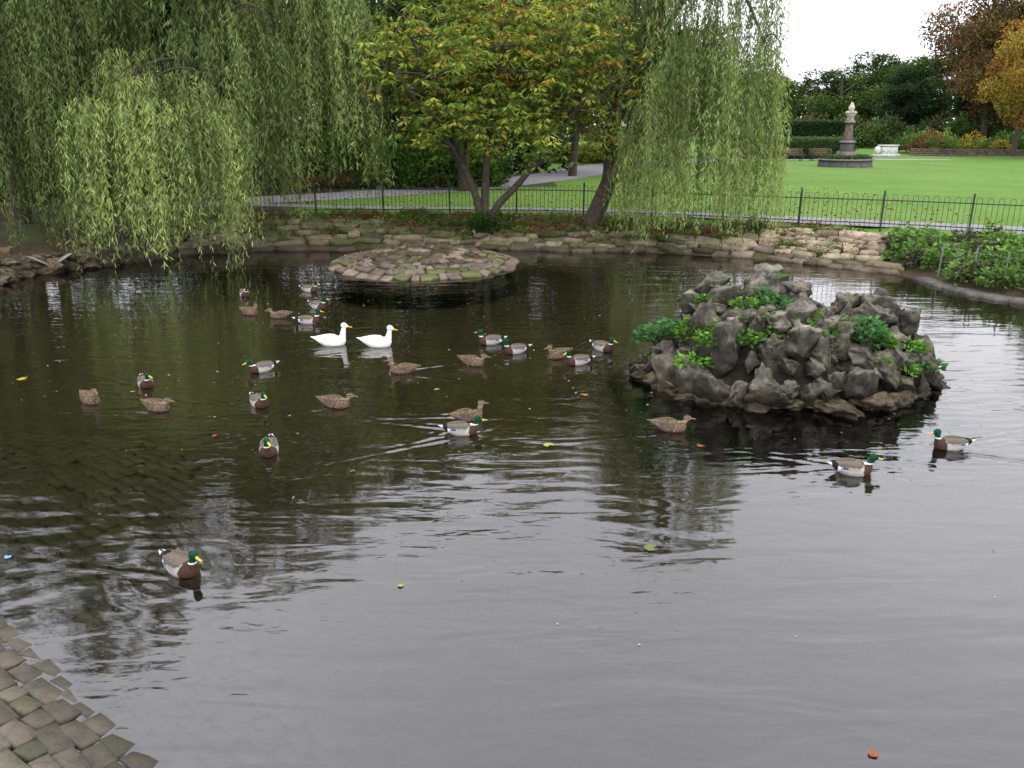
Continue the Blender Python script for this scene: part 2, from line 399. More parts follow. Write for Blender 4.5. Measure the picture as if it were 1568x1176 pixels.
# ------------------------------------------------------------------ round paved island
mb=MB(); ic=np.array([-2.2,20.0]); Ri=2.35
def dome(r): return .34*(1-(r/Ri)**2.0)
nr_=72; rings=[0,.4,.8,1.2,1.5,1.8,2.0,2.2,2.4]
V=[];F=[]
for r_ in rings:
    for k in range(nr_):
        a=2*math.pi*k/nr_; V.append((ic[0]+r_*math.cos(a),ic[1]+r_*math.sin(a),(dome(r_) if r_<2.4 else -.3)-.02+.02*math.sin(5*a+r_*4)))
for j in range(len(rings)-1):
    for k in range(nr_): F.append((j*nr_+k,j*nr_+(k+1)%nr_,(j+1)*nr_+(k+1)%nr_,(j+1)*nr_+k))
mb.add(V,F,(.065,.06,.03))
r_=Ri+.02; row=0
while r_>.25:
    w=R.uniform(.24,.32) if row<2 else R.uniform(.16,.30)
    rc=r_-w/2; a=R.rand()*6
    end=a+2*math.pi
    while a<end-.02:
        L=R.uniform(.16,.5); da=L/rc
        if a+da>end: da=end-a; L=da*rc
        am=a+da/2; rj=rc+R.uniform(-.06,.06)
        th=R.normal(0,.2)
        T=np.array([-math.sin(am+th),math.cos(am+th),0]); sl=-.68*rj/Ri**2
        U=np.array([math.cos(am+th),math.sin(am+th),sl]);U/=np.linalg.norm(U); n=np.cross(U,T); n=n if n[2]>0 else -n
        g=R.uniform(.6,1.25); cc=np.array([.21,.165,.125])*g if R.rand()<.65 else np.array([.12,.13,.05])*g
        if row>2 and R.rand()<.7: cc=np.array([.095,.078,.055])*g
        if L>.08 and (row<3 or R.rand()<.7): mb.box(np.array([ic[0]+rj*math.cos(am),ic[1]+rj*math.sin(am),dome(rj)-.01+R.uniform(-.02,.02)]),T,U,n,(L*.9,w*.9,.09),c=cc,jit=.32,cham=.02)
        a+=da
    r_-=w; row+=1
obj('paved_round_island',mb.mesh('paved_round_island',M_stone))

# ------------------------------------------------------------------ rock island
mb=MB()
rc0=np.array([3.72,10.62])
def mound(x,y):
    rx=(x-rc0[0])/1.95; ry=(y-rc0[1])/1.42; r=math.hypot(rx,ry)
    h=.9*max(0,1-r**2.2)**.7 if r<1 else 0
    h*=.66+.34*min(1,max(0,(x-1.9)/.7))
    for (px,py,ph,pr) in ((2.75,11.0,.42,.36),(3.65,11.0,.40,.38),(4.95,10.6,.36,.45),(4.35,10.2,.02,.4),(3.3,9.95,.25,.3),(4.25,10.9,-.15,.3)):
        h+=ph*math.exp(-((x-px)**2+(y-py)**2)/pr**2)
    return h,r
nn=40; V=[];F=[]
for j in range(nn+1):
    for i in range(nn+1):
        x=rc0[0]-2.2+4.4*i/nn; y=rc0[1]-1.8+3.6*j/nn; h,r=mound(x,y); V.append((x,y,(h-.22 if r<1 else -.22-.5*(r-1))))
for j in range(nn):
    for i in range(nn):
        a=j*(nn+1)+i; F.append((a,a+1,a+nn+2)); F.append((a,a+nn+2,a+nn+1))
mb.add(V,F,(.22,.21,.19))  # core coloured darker than the rocks to paint shade into the crevices
pts=[]
tries=0
while len(pts)<200 and tries<9000:
    tries+=1
    x=rc0[0]+R.uniform(-2.05,2.05); y=rc0[1]+R.uniform(-1.5,1.5); h,r=mound(x,y)
    if r>1.0: continue
    s=R.uniform(.13,.34)
    if any((x-p[0])**2+(y-p[1])**2<(.55*(s+p[2]))**2 for p in pts): continue
    pts.append((x,y,s)); g=R.uniform(.6,1.25)
    rinst(mb,(x,y,h-s*.2),(s*R.uniform(.8,1.3),s*R.uniform(.8,1.1),s*R.uniform(.7,1.35)),(g,g*.98,g*.94))
for _ in range(110):
    a=R.uniform(0,6.28); r=R.uniform(.4,1.0); x=rc0[0]+1.95*r*math.cos(a); y=rc0[1]+1.42*r*math.sin(a); h,_r=mound(x,y); s=R.uniform(.06,.14)
    g=R.uniform(.7,1.25); rinst(mb,(x,y,h+.04),(s*1.2,s,s*.9),(g,g*.98,g*.94))
for k in range(60):
    a=2*math.pi*k/60+R.uniform(-.06,.06); rr_=R.uniform(.92,1.02); s=R.uniform(.15,.28)
    g=R.uniform(.6,1.1); rinst(mb,(rc0[0]+1.9*rr_*math.cos(a),rc0[1]+1.38*rr_*math.sin(a),R.uniform(-.04,.04)),(s*1.3,s,s*.5),(g,g*.93,g*.8))
for (x,y,z,sx,sz) in ((3.3,9.72,.5,.3,.5),(3.22,9.62,.2,.38,.3),(2.72,11.0,1.1,.3,.3),(2.5,10.9,.98,.28,.26),(2.95,10.95,1.0,.22,.25),(3.6,11.05,1.11,.3,.28),(3.95,10.95,1.03,.24,.22),(4.9,10.5,.93,.34,.28),(5.2,10.4,.76,.3,.28),(4.6,10.7,.88,.22,.28),(3.2,10.6,.85,.22,.3),(4.3,9.75,.4,.36,.24),(3.9,9.65,.35,.22,.4),(2.1,10.6,.25,.3,.22),(5.35,10.1,.35,.34,.34)):
    g=R.uniform(.8,1.25); rinst(mb,(x,y,z),(sx,sx*.8,sz),(g,g*.98,g*.94))
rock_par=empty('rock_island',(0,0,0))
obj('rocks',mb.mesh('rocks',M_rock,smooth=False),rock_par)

# ------------------------------------------------------------------ leaf utilities
def leaves(P,D,L,Wd,colr,jitter=.0):
    n=len(P); D=D/(np.linalg.norm(D,axis=1)[:,None]+1e-9)
    rnd=R.normal(size=(n,3)); S=np.cross(D,rnd); S/=np.linalg.norm(S,axis=1)[:,None]+1e-9
    L=np.broadcast_to(L,(n,))[:,None]; Wd=np.broadcast_to(Wd,(n,))[:,None]
    up=np.cross(S,D)*L*.08
    V=np.stack([P,P+D*L*.45+S*Wd/2+up,P+D*L,P+D*L*.45-S*Wd/2+up],1)
    return V,colr
def leaf_mesh(name,chunks,mat=None):
    V=np.concatenate([c[0] for c in chunks]); Cc=np.concatenate([c[1] for c in chunks])
    n=len(V); F=np.arange(n*4).reshape(n,4)
    return arr_mesh(name,V.reshape(-1,3),F,mat or M_leaf,fcol=Cc)
def herb_clump(center,rad,h,n,colr,L=.09,W=.05,shape='broad'):
    c=np.asarray(center,float)
    a=R.uniform(0,6.28,n); r=rad*np.sqrt(R.rand(n)); zz=h*R.rand(n)**.7*(1-(r/rad)**2*.6)
    P=np.column_stack([c[0]+r*np.cos(a),c[1]+r*np.sin(a),c[2]+zz])
    D=np.column_stack([np.cos(a)+R.normal(0,.5,n),np.sin(a)+R.normal(0,.5,n),R.normal(.25,.45,n)])
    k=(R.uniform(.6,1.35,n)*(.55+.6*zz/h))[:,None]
    return leaves(P,D,R.uniform(.7,1.3,n)*L,R.uniform(.7,1.2,n)*W,np.asarray(colr)*k)
ch=[]
gr=(.15,.31,.055)
for (x,y,z,r,h,n) in ((1.95,10.9,.42,.22,.24,360),(2.15,10.6,.6,.18,.2,240),(2.4,10.35,.62,.24,.24,380),(2.62,10.05,.55,.25,.2,360),(2.95,9.85,.46,.22,.16,260),(2.75,10.3,.75,.2,.12,220),(3.1,10.5,1.0,.14,.12,120),(3.5,10.45,1.0,.2,.14,190),(3.75,10.3,.9,.2,.16,220),(2.35,9.95,.34,.22,.14,180),(4.5,9.9,.58,.2,.34,420),(4.65,9.9,.4,.17,.2,240),(5.15,10.1,.5,.2,.12,200),(3.35,10.7,1.1,.12,.1,90),(5.4,10.0,.3,.16,.1,120),(2.6,10.75,1.0,.1,.1,80),(4.05,10.0,.6,.1,.1,60),(5.0,9.75,.3,.13,.1,80)):
    h0,_=mound(x,y); base=np.array(gr)*R.uniform(.75,1.2)
    if R.rand()<.35: base=np.array((.09,.22,.07))
    ch.append(herb_clump((x,y-.03,max(z,h0)),r,h,n,base,.085,.045))
for _ in range(44):
    a=R.uniform(0,6.28); r=R.uniform(.2,.95); x=rc0[0]+1.9*r*math.cos(a); y=rc0[1]+1.4*r*math.sin(a); h,_r=mound(x,y)
    ch.append(herb_clump((x,y,h+.03),R.uniform(.05,.14),.09,R.randint(20,60),np.array((.12,.25,.05))*R.uniform(.7,1.2),.07,.035))
obj('foliage',leaf_mesh('foliage',ch),rock_par)

# ------------------------------------------------------------------ trees
BARK=(.075,.06,.045)
def bez(p0,p1,p2,n=8):
    t=np.linspace(0,1,n)[:,None]; return (1-t)**2*np.asarray(p0,float)+2*t*(1-t)*np.asarray(p1,float)+t*t*np.asarray(p2,float)
def willow(name,base,trunkpts,lobes,seed,tint=(1,1,1)):
    global R
    R=np.random.RandomState(seed)
    par=empty(name,(base[0],base[1],0)); off=np.array([base[0],base[1],0])
    tb=MB(); tp=chaikin(trunkpts,False,2)-off
    tb.tube(tp,np.linspace(.27,.12,len(tp)),10,BARK)
    ch=[]
    for (cx,cy,ztop,rx,ry,zbot,nb,shade,yel,full) in lobes:
        coarse=full<=.5
        src=tp[int(len(tp)*R.uniform(.45,.9))]; dst=np.array([cx,cy,ztop-.5])-off
        tb.tube(bez(src,(src+dst)/2+np.array([0,0,1.0]),dst,8),np.linspace(.10,.03,8),6,BARK)
        for b in range(max(3,nb//14)):
            a=R.uniform(0,6.28); q=dst+np.array([rx*.8*math.cos(a),ry*.8*math.sin(a),-.4])
            tb.tube(bez(dst-[0,0,.4],(dst+q)/2+np.array([0,0,.5]),q,6),np.linspace(.03,.01,6),4,BARK)
        for b in range(nb):
            a=R.uniform(0,6.28); rr=math.sqrt(R.rand()); 
            bx=cx+rx*rr*math.cos(a); by=cy+ry*rr*math.sin(a)
            bz=ztop-(rr**2.2)*(ztop-zbot)*.28-R.rand()*.8
            lenf=R.uniform(full,1.03) if rr>.45 else R.uniform(.35,.9)
            bl=(bz-zbot)*lenf
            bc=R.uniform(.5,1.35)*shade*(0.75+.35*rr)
            hue=R.rand()
            for s in range(R.randint(4,9)):
                ox,oy=R.normal(0,.11,2); ln=max(.5,bl*R.uniform(.6,1.08))
                m=max(6,int(ln*(7 if coarse else 12.5))); t=np.sort(R.rand(m)); 
                out=.35*(1-np.exp(-t*ln*1.6))*R.uniform(.4,1.1)
                sway=.05*np.sin(t*ln*2.2+R.uniform(0,6))
                z=bz+.18*np.sin(np.minimum(t*ln*2,3.14))-t*ln
                X=bx+ox+out*math.cos(a)+sway; Yy=by+oy+out*math.sin(a)+.04*np.sin(t*ln*1.9+ox*30)
                keep=z>zbot-.1+R.uniform(-.1,.45)*(zbot>.2); 
                keep&=z>.03
                if keep.sum()<3: continue
                P=np.column_stack([X,Yy,z])[keep]-off; m=len(P)
                D=np.column_stack([R.normal(0,.4,m),R.normal(0,.4,m),-np.ones(m)*R.uniform(.5,1.0,m)])
                c0=np.array([.14,.208,.078]); c1=np.array([.285,.335,.10])
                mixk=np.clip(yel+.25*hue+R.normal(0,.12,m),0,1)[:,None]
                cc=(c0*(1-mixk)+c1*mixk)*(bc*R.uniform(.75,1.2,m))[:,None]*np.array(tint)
                sc=1.5 if coarse else 1.0
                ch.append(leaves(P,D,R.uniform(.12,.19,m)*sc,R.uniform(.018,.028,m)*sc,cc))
    obj('trunk',tb.mesh('trunk',M_bark,True),par)
    obj('foliage',leaf_mesh('foliage',ch),par)
    return par
willow('weeping_willow',(-8.0,23.6),[(-8.0,23.6,.5),(-7.9,23.6,2.0),(-7.6,23.4,3.5),(-8.2,23.2,6.0),(-8.6,22.9,8.5)],[
 (-8.4,19.8,5.1,2.0,1.3,.06,108,1.3,.5,.75),
 (-9.2,20.4,4.4,1.3,1.2,.3,46,1.0,.35,.7),
 (-7.0,21.2,6.6,1.6,1.4,.5,56,.9,.3,.6),
 (-5.3,22.3,8.2,1.6,1.2,1.1,72,1.0,.4,.65),
 (-4.4,22.8,7.2,.9,.9,1.5,26,1.2,.5,.6),
 (-8.6,23.0,11.6,3.6,2.6,2.4,90,.7,.25,.5),
 (-6.3,23.5,10.8,2.6,1.8,3.0,60,.75,.3,.5)],11)
willow('weeping_willow',(-13.5,22.5),[(-13.5,22.5,.5),(-13.4,22.4,2.5),(-13.2,22.2,5.0),(-13,22,9.5)],[
 (-12.2,20.2,8.8,2.4,1.2,.35,105,.8,.3,.85),
 (-10.6,21.4,8.6,1.6,1.2,.5,60,.6,.2,.8),
 (-13.0,22.3,14.0,3.4,2.4,1.2,95,.6,.2,.5),
 (-16.0,19.2,12.0,3.0,2.0,.5,75,.75,.25,.5)],12)
willow('weeping_willow',(2.42,23.6),[(2.25,23.6,.45),(2.6,23.6,1.3),(2.85,23.5,2.0),(2.65,23.5,3.0),(3.3,23.3,5.0),(4.6,23.0,7.5),(5.0,22.9,9.2)],[
 (4.85,22.8,10.4,1.9,1.5,.6,76,.95,.35,.7),
 (4.8,21.7,6.0,1.6,.9,.12,52,1.15,.4,.8),
 (3.75,22.2,3.7,.85,.7,.55,34,1.3,.55,.8),
 (6.2,21.8,6.0,.7,.7,.15,28,1.15,.45,.8),
 (4.0,22.4,8.5,1.2,1.0,1.6,28,.9,.3,.7),
 (6.5,22.6,9.8,.35,.4,3.6,7,1.0,.4,.7),
 (3.4,23.2,9.2,1.4,1.2,3.4,30,.8,.3,.5)],13)
R=np.random.RandomState(21)
def spreading_tree(name,base):
    par=empty(name,(base[0],base[1],0)); tb=MB(); ch=[]
    cen=np.array([.45,0,4.35]); rad=np.array([4.4,3.0,2.9])
    nodes=[]
    stems=[[(-.05,0,base[2]-.2),(-.14,0,1.2),(-.5,.05,2.1),(-.95,.1,3.0)],[(.06,0,base[2]-.2),(.25,.02,1.05),(.95,-.05,1.7),(1.6,-.05,2.5)],[(0,.05,base[2]-.2),(.02,.1,1.6),(.1,.2,2.6),(.2,.3,3.6)]]
    sp_=[]
    for st in stems:
        p=chaikin(st,False,2); sp_.append(p); tb.tube(p,np.linspace(.14,.06,len(p)),9,BARK)
    limbs=[(-.85,.1,.15,0),(-.6,-.5,.6,0),(-.35,.3,.85,0),(.45,-.5,.6,1),(.8,.2,.35,1),(.95,-.1,-.1,1),(.3,.6,.75,2),(-.85,-.35,-.12,0),(-.5,.6,.4,2),(.75,-.5,.05,1),(0.05,-.75,.35,2),(.1,-.1,.98,2),(-.6,-.7,.1,0),(.6,.1,.8,1),(-.95,0,.35,0)]
    for i,(lx,ly,lz,si) in enumerate(limbs):
        dst=cen+rad*np.array([lx,ly,lz]); S=sp_[si]; f=S[min(len(S)-1,int(len(S)*R.uniform(.6,1.0)))]
        mid=(f+dst)/2+np.array([0,0,.45])+R.normal(0,.1,3)
        pts=bez(f,mid,dst,12); pts[2:]+=R.normal(0,.05,(10,3)); tb.tube(pts,np.linspace(.06,.014,12),6,BARK)
        for k in range(9):
            t=R.uniform(.25,1); p=pts[int(t*11)]
            v=R.normal(size=3); v/=np.linalg.norm(v); q=cen+rad*v*R.uniform(.75,1.0)
            q=p+(q-p)*min(1,R.uniform(1.2,2.3)/np.linalg.norm(q-p)); 
            sp=bez(p,(p+q)/2+np.array([0,0,.25]),q,7); tb.tube(sp,np.linspace(.022,.006,7),5,BARK)
            nodes+= [sp[j] for j in (3,4,5,6)]
            for kk in range(3):
                p2=sp[R.randint(2,7)]; q2=p2+R.normal(0,.42,3)+np.array([0,0,.1]); s2=bez(p2,(p2+q2)/2+[0,0,.12],q2,4); tb.tube(s2,np.linspace(.008,.004,4),4,BARK)
                nodes+=[s2[1],s2[2],s2[3]]
    nodes=np.array(nodes)
    for p in nodes:
        e=(p-cen)/rad; 
        top=np.clip(.45+.55*e[2]+.25*e[0],0,1)
        clr=R.uniform(.65,1.25)
        for c_ in range(2):
            pc=p+R.normal(0,.2,3)
            if pc[2]<1.95+.5*R.rand(): continue
            m=R.randint(9,14)
            a=R.uniform(0,6.28,m)
            P=pc+np.column_stack([np.cos(a),np.sin(a),R.normal(0,.4,m)])*.05
            D=np.column_stack([np.cos(a),np.sin(a),R.normal(-.55,.3,m)])
            u=R.rand()
            if u<.02+.18*top**2: base_c=np.array([.46,.27,.06])
            elif u<.3+.35*top: base_c=np.array([.36,.39,.065])
            else: base_c=np.array([.18,.27,.05])
            k=(clr*R.uniform(.75,1.2,m))[:,None]
            ch.append(leaves(P,D,R.uniform(.14,.24,m),R.uniform(.035,.06,m),base_c*k))
    obj('trunk',tb.mesh('trunk',M_bark,True),par); obj('foliage',leaf_mesh('foliage',ch),par)
    par.location=(base[0],base[1],0)
spreading_tree('autumn_cherry_tree',(-.78,23.0,.4))

def crown_mesh(seed,h,r,cols,nclump=26,per=900,ls=.22,low=.18,conic=0):
    rs=np.random.RandomState(seed); ch=[]
    for i in range(nclump):
        v=rs.normal(size=3); v/=np.linalg.norm(v); q=rs.uniform(.35,.95)
        zf=.5+.5*v[2]*q; 
        w=(1-zf*.8) if conic else math.sqrt(max(.05,1-(2*zf-1)**2*.75))
        c=np.array([v[0]*q*r*w,v[1]*q*r*w,h*(low+(.93-low)*zf)])
        cr=r*rs.uniform(.22,.42)
        n=int(per*rs.uniform(.7,1.2)); d=rs.normal(size=(n,3)); d/=np.linalg.norm(d,axis=1)[:,None]
        rr=cr*(.55+.5*rs.rand(n)**.6); rr*=1+.3*np.sin(d[:,0]*5+i)*np.sin(d[:,1]*6)
        P=c+d*rr[:,None]*np.array([1,1,.8])
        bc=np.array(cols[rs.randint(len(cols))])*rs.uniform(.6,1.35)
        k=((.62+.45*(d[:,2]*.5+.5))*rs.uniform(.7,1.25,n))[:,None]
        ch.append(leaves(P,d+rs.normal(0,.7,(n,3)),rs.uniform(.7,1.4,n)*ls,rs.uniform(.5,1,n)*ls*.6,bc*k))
    return leaf_mesh('foliage',ch,M_leafd)
def trunk_mesh(seed,h,r):
    rs=np.random.RandomState(seed); tb=MB()
    tp=np.array([[0,0,0],[.05*r,0,h*.2],[0,.05*r,h*.45],[0,0,h*.75]])
    tb.tube(chaikin(tp,False,1),np.linspace(h*.02,h*.008,len(chaikin(tp,False,1))),8,BARK)
    for i in range(9):
        z0=h*rs.uniform(.22,.6); a=rs.uniform(0,6.28); p=np.array([0,0,z0]); q=np.array([r*.7*math.cos(a),r*.7*math.sin(a),z0+h*rs.uniform(.1,.3)])
        tb.tube(bez(p,(p+q)/2+[0,0,.5],q,6),np.linspace(h*.011,h*.003,6),5,BARK)
    return tb.mesh('trunk',M_bark,True)
def bg_tree(name,x,y,h,r,fm,tm,h0,r0,rot,z=.7):
    p=empty(name,(x,y,z)); p.rotation_euler=(0,0,rot); p.scale=(r/r0,r/r0,h/h0)
    obj('trunk',tm,p); obj('foliage',fm,p)
G1=[(.065,.11,.03),(.09,.14,.035),(.05,.09,.025)]
G2=[(.11,.17,.045),(.14,.19,.04),(.08,.12,.035)]
AUT=[(.23,.115,.07),(.17,.11,.06),(.19,.14,.05),(.12,.12,.05)]
ORG=[(.48,.25,.06),(.42,.29,.06),(.27,.22,.05)]
DK=[(.04,.08,.035),(.055,.095,.04),(.06,.09,.045)]
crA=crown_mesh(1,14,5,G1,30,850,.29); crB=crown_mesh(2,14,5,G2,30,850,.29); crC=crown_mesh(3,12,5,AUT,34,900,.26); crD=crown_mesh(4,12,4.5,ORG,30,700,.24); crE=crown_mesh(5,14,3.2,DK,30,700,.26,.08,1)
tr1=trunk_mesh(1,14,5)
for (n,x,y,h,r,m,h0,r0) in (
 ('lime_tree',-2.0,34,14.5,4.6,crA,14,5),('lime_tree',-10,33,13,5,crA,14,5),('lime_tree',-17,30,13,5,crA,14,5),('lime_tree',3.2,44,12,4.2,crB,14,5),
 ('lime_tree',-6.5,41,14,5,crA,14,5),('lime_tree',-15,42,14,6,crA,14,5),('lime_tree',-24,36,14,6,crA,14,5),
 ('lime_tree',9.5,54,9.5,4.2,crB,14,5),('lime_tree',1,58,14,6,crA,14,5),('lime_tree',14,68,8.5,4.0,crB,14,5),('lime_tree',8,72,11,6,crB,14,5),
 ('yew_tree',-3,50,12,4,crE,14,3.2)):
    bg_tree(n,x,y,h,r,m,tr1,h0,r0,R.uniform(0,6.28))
for (n,x,y,h,r,m,h0,r0) in (
 ('copper_beech_tree',46,82,16.5,6.0,crC,12,5),('copper_beech_tree',54,76,19,7,crC,12,5),('maple_tree',39.9,66.5,11,3.4,crD,12,4.5),('maple_tree',43.5,64,13,4,crD,12,4.5),
 ('oak_tree',33,118,10.5,7,crB,14,5),('oak_tree',40,104,10,6,crA,14,5),('oak_tree',46,96,10.5,5.5,crA,14,5),('oak_tree',50,112,13,7,crA,14,5),
 ('oak_tree',58,100,17,8,crC,12,5),('oak_tree',70,92,20,9,crA,14,5),('yew_tree',48,88,11.5,3.2,crE,14,3.2),('yew_tree',42.5,92,9.2,3.2,crE,14,3.2)):
    bg_tree(n,x,y,h,r,m,tr1,h0,r0,R.uniform(0,6.28),.9)
ch=[]
rs=R
for i in range(120):
    x=rs.uniform(-120,140); y=rs.uniform(120,150) ; h=rs.uniform(6.0,8.5) if 15<x<60 else rs.uniform(8,13)
    n=420; d=rs.normal(size=(n,3)); d/=np.linalg.norm(d,axis=1)[:,None]
    cr=rs.uniform(3,6); P=np.array([x,y,.7+h*.5])+d*np.array([cr,cr,h*.5])*rs.uniform(.8,1.05,n)[:,None]
    bc=np.array(((.08,.12,.045),(.11,.13,.05),(.075,.10,.045),(.15,.12,.06))[rs.randint(4)])*rs.uniform(.8,1.3)
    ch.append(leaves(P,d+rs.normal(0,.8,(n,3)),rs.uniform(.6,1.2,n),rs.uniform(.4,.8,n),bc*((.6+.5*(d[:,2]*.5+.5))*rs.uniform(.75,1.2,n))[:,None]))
obj('distant_trees',leaf_mesh('distant_trees',ch,M_leafd))

def shrub_row(name,items,ls=.12,dens=420):
    ch=[]
    for (x,y,z,rx,ry,h,c) in items:
        n=int(dens*max(1,rx*h)); d=R.normal(size=(n,3)); d/=np.linalg.norm(d,axis=1)[:,None]; d[:,2]=np.abs(d[:,2])
        rr=(.75+.3*R.rand(n))*(1+.15*np.sin(d[:,0]*7+x)*np.sin(d[:,2]*6+y))
        P=np.array([x,y,z])+d*np.array([rx,ry,h])*rr[:,None]
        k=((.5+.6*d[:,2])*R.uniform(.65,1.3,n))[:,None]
        ch.append(leaves(P,d+R.normal(0,.6,(n,3)),R.uniform(.7,1.3,n)*ls,R.uniform(.5,1,n)*ls*.6,np.array(c)*k))
    obj(name,leaf_mesh(name,ch,M_leafd))
it=[]
for i in range(26):
    x=R.uniform(-16,-1); it.append((x,R.uniform(36.5,39)+(x+8)*.15,.7,R.uniform(.9,1.6),1.1,R.uniform(1.3,2.6),(.07,.13,.03) if R.rand()<.6 else (.12,.22,.035)))
shrub_row('shrubbery',it,.16,500)
it=[]
for i in range(34):
    x=-46+i*1.45; it.append((x,R.uniform(46,49)-.15*abs(x+15)*(x<-15),.7,R.uniform(1.6,2.4),1.5,R.uniform(4,6.2),(.05,.085,.028) if R.rand()<.6 else (.07,.12,.03)))
shrub_row('shrubbery',it,.42,75)
it=[(-3.3,35.6,.7,1.5,1.2,2.3,(.12,.25,.045)),(-5.0,35.9,.7,1.3,1.2,2.0,(.11,.22,.04)),(-1.6,36.4,.7,1.1,1.0,1.9,(.10,.20,.035))]
shrub_row('laurel_bush',it,.22,650)
it=[]
for i in range(46):
    t=i/45; x=-12+11*t; y=32.3+3.4*t+R.uniform(-.3,.6)+1.1; it.append((x,y,.7,R.uniform(.4,.7),.5,R.uniform(.35,.7),((.13,.055,.035),(.06,.09,.03),(.15,.11,.04))[R.randint(3)]))
shrub_row('flower_bed',it,.1,500)
it=[]
for i in range(44):
    x=R.uniform(3,8.5); it.append((x,R.uniform(58,64),.7,R.uniform(.6,1.2),.8,R.uniform(.5,1.3),((.17,.27,.05),(.34,.30,.05),(.09,.15,.035))[R.randint(3)]))
shrub_row('flower_bed',it,.2,260)
it=[]
for i in range(60):
    x=R.uniform(-30,-9.5); it.append((x,R.uniform(28.8,31),.7,1.3,1.0,R.uniform(.8,2.2),(.05,.085,.028)))
it=[a for a in it if a[0]<-11.5]
shrub_row('shrubbery',it,.16,400)
def hedge(name,x0,x1,y,dep,z,h,c,ls=.12):
    n=int((x1-x0)*h*520); P=np.column_stack([R.uniform(x0,x1,n),np.full(n,y-dep/2),z+h*R.rand(n)]); D=np.tile([0,-1.,.3],(n,1))+R.normal(0,.6,(n,3))
    m=int((x1-x0)*dep*350); Q=np.column_stack([R.uniform(x0,x1,m),y+R.uniform(-dep/2,dep/2,m),np.full(m,z+h)]); E=np.tile([0,0,1.],(m,1))+R.normal(0,.6,(m,3))
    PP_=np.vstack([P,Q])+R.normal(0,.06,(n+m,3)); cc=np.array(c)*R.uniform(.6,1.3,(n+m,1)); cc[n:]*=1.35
    par=empty(name,((x0+x1)/2,y,z)); o=np.array([(x0+x1)/2,y,z])
    obj('foliage',leaf_mesh('foliage',[leaves(PP_-o,np.vstack([D,E]),R.uniform(.7,1.3,n+m)*ls,ls*.6,cc)],M_leafd),par)
    mbh=MB(); mbh.box((0,0,h/2-.06),X_,Y_,Z_,(x1-x0-.1,dep-.2,h-.1),c=(.02,.035,.012)); obj('inner_branches',mbh.mesh('inner_branches',M_bark),par)
hedge('clipped_hedge',18.5,27.0,66.5,1.6,.7,1.5,(.07,.125,.04))
hedge('clipped_hedge',27.6,34.5,88,2,.9,2.6,(.045,.08,.035),.2)
it=[]
for i in range(110):
    t=R.rand(); x=35+30*t; y=73.5-13*t+R.uniform(.6,6); it.append((x,y,1.1,R.uniform(.8,1.6),1.0,R.uniform(.5,1.6),((.12,.22,.05),(.08,.13,.035),(.20,.10,.05),(.36,.27,.05),(.14,.26,.05))[R.randint(5)]))
shrub_row('terrace_shrub_bed',it,.25,230)
it=[]
for i in range(50):
    t=R.rand(); x=24+26*t; y=92-10*t+R.uniform(-1,6); it.append((x,y,.9,R.uniform(1.2,2.6),1.4,R.uniform(1.5,3.4),((.06,.10,.035),(.08,.13,.035),(.10,.10,.04))[R.randint(3)]))
shrub_row('shrubbery',it,.35,150)
mb=MB()
T=np.array([30,-13,0.]);L=np.linalg.norm(T);T/=L; Nn=np.array([-T[1],T[0],0])
for k in range(3):
    s=0.
    while s<L:
        l=R.uniform(.5,1.1); g=R.uniform(.8,1.2)
        mb.box(np.array([35,73.5,0])+T*(s+l/2)+np.array([0,0,.78+k*.17]),T,-Nn,Z_,(l*.98,.35,.165),c=np.array([.17,.13,.11])*g,jit=.03); s+=l
mb.box(np.array([35,73.5,1.26])+T*L/2,T,-Nn,Z_,(L,.42,.07),c=(.2,.17,.15))
obj('terrace_retaining_wall',mb.mesh('terrace_retaining_wall',M_stone))

# ------------------------------------------------------------------ ground litter, herbs on bank
n=8000
x=R.uniform(-9.5,9,n); y=R.uniform(20,25.2,n); d=sdist(x,y); k=(d>.3)&(y<np.interp(x,FP[:,0],FP[:,1])+.3); x=x[k];y=y[k]
z=height(x,y)+.015; n=len(x); P=np.column_stack([x,y,z]); D=np.column_stack([R.normal(size=n),R.normal(size=n),R.normal(0,.15,n)+.1])
pal=np.array([(.22,.11,.05),(.30,.20,.05),(.12,.07,.04),(.26,.08,.04),(.09,.15,.03),(.35,.28,.06)])
lit=[leaves(P,D,R.uniform(.06,.13,n),R.uniform(.04,.08,n),pal[R.randint(6,size=n)]*R.uniform(.6,1.2,(n,1)))]
n=1500; x=R.uniform(-7,14,n); y=R.uniform(22,36,n); k=y>np.interp(x,FP[:,0],FP[:,1])+.3; x=x[k];y=y[k];n=len(x)
P=np.column_stack([x,y,np.full(n,.715)]); D=np.column_stack([R.normal(size=n),R.normal(size=n),R.normal(0,.1,n)])
lit.append(leaves(P,D,R.uniform(.08,.12,n),R.uniform(.05,.08,n),pal[R.randint(6,size=n)]*1.2))
n=260; a=R.uniform(0,6.28,n); r=2.1*np.sqrt(R.rand(n)); P=np.column_stack([ic[0]+r*np.cos(a),ic[1]+r*np.sin(a),dome(r)+.06]); D=np.column_stack([R.normal(size=n),R.normal(size=n),R.normal(0,.1,n)])
lit.append(leaves(P,D,R.uniform(.05,.1,n),R.uniform(.03,.06,n),pal[R.randint(6,size=n)]))
obj('fallen_leaves',leaf_mesh('fallen_leaves',lit))
ch=[]
for i in range(260):
    x=R.uniform(-9,8.8); y0=float(np.interp(x,FP[:,0],FP[:,1])); y=R.uniform(y0-2.3,y0-.1)
    if sdist(np.array(x),np.array(y))<.45: continue
    z=float(height(x,y)); ch.append(herb_clump((x,y,z),R.uniform(.12,.35),R.uniform(.08,.28),R.randint(40,140),np.array([(.10,.18,.035),(.15,.21,.045),(.08,.12,.035),(.2,.12,.05)][R.randint(4)]),.08,.03))
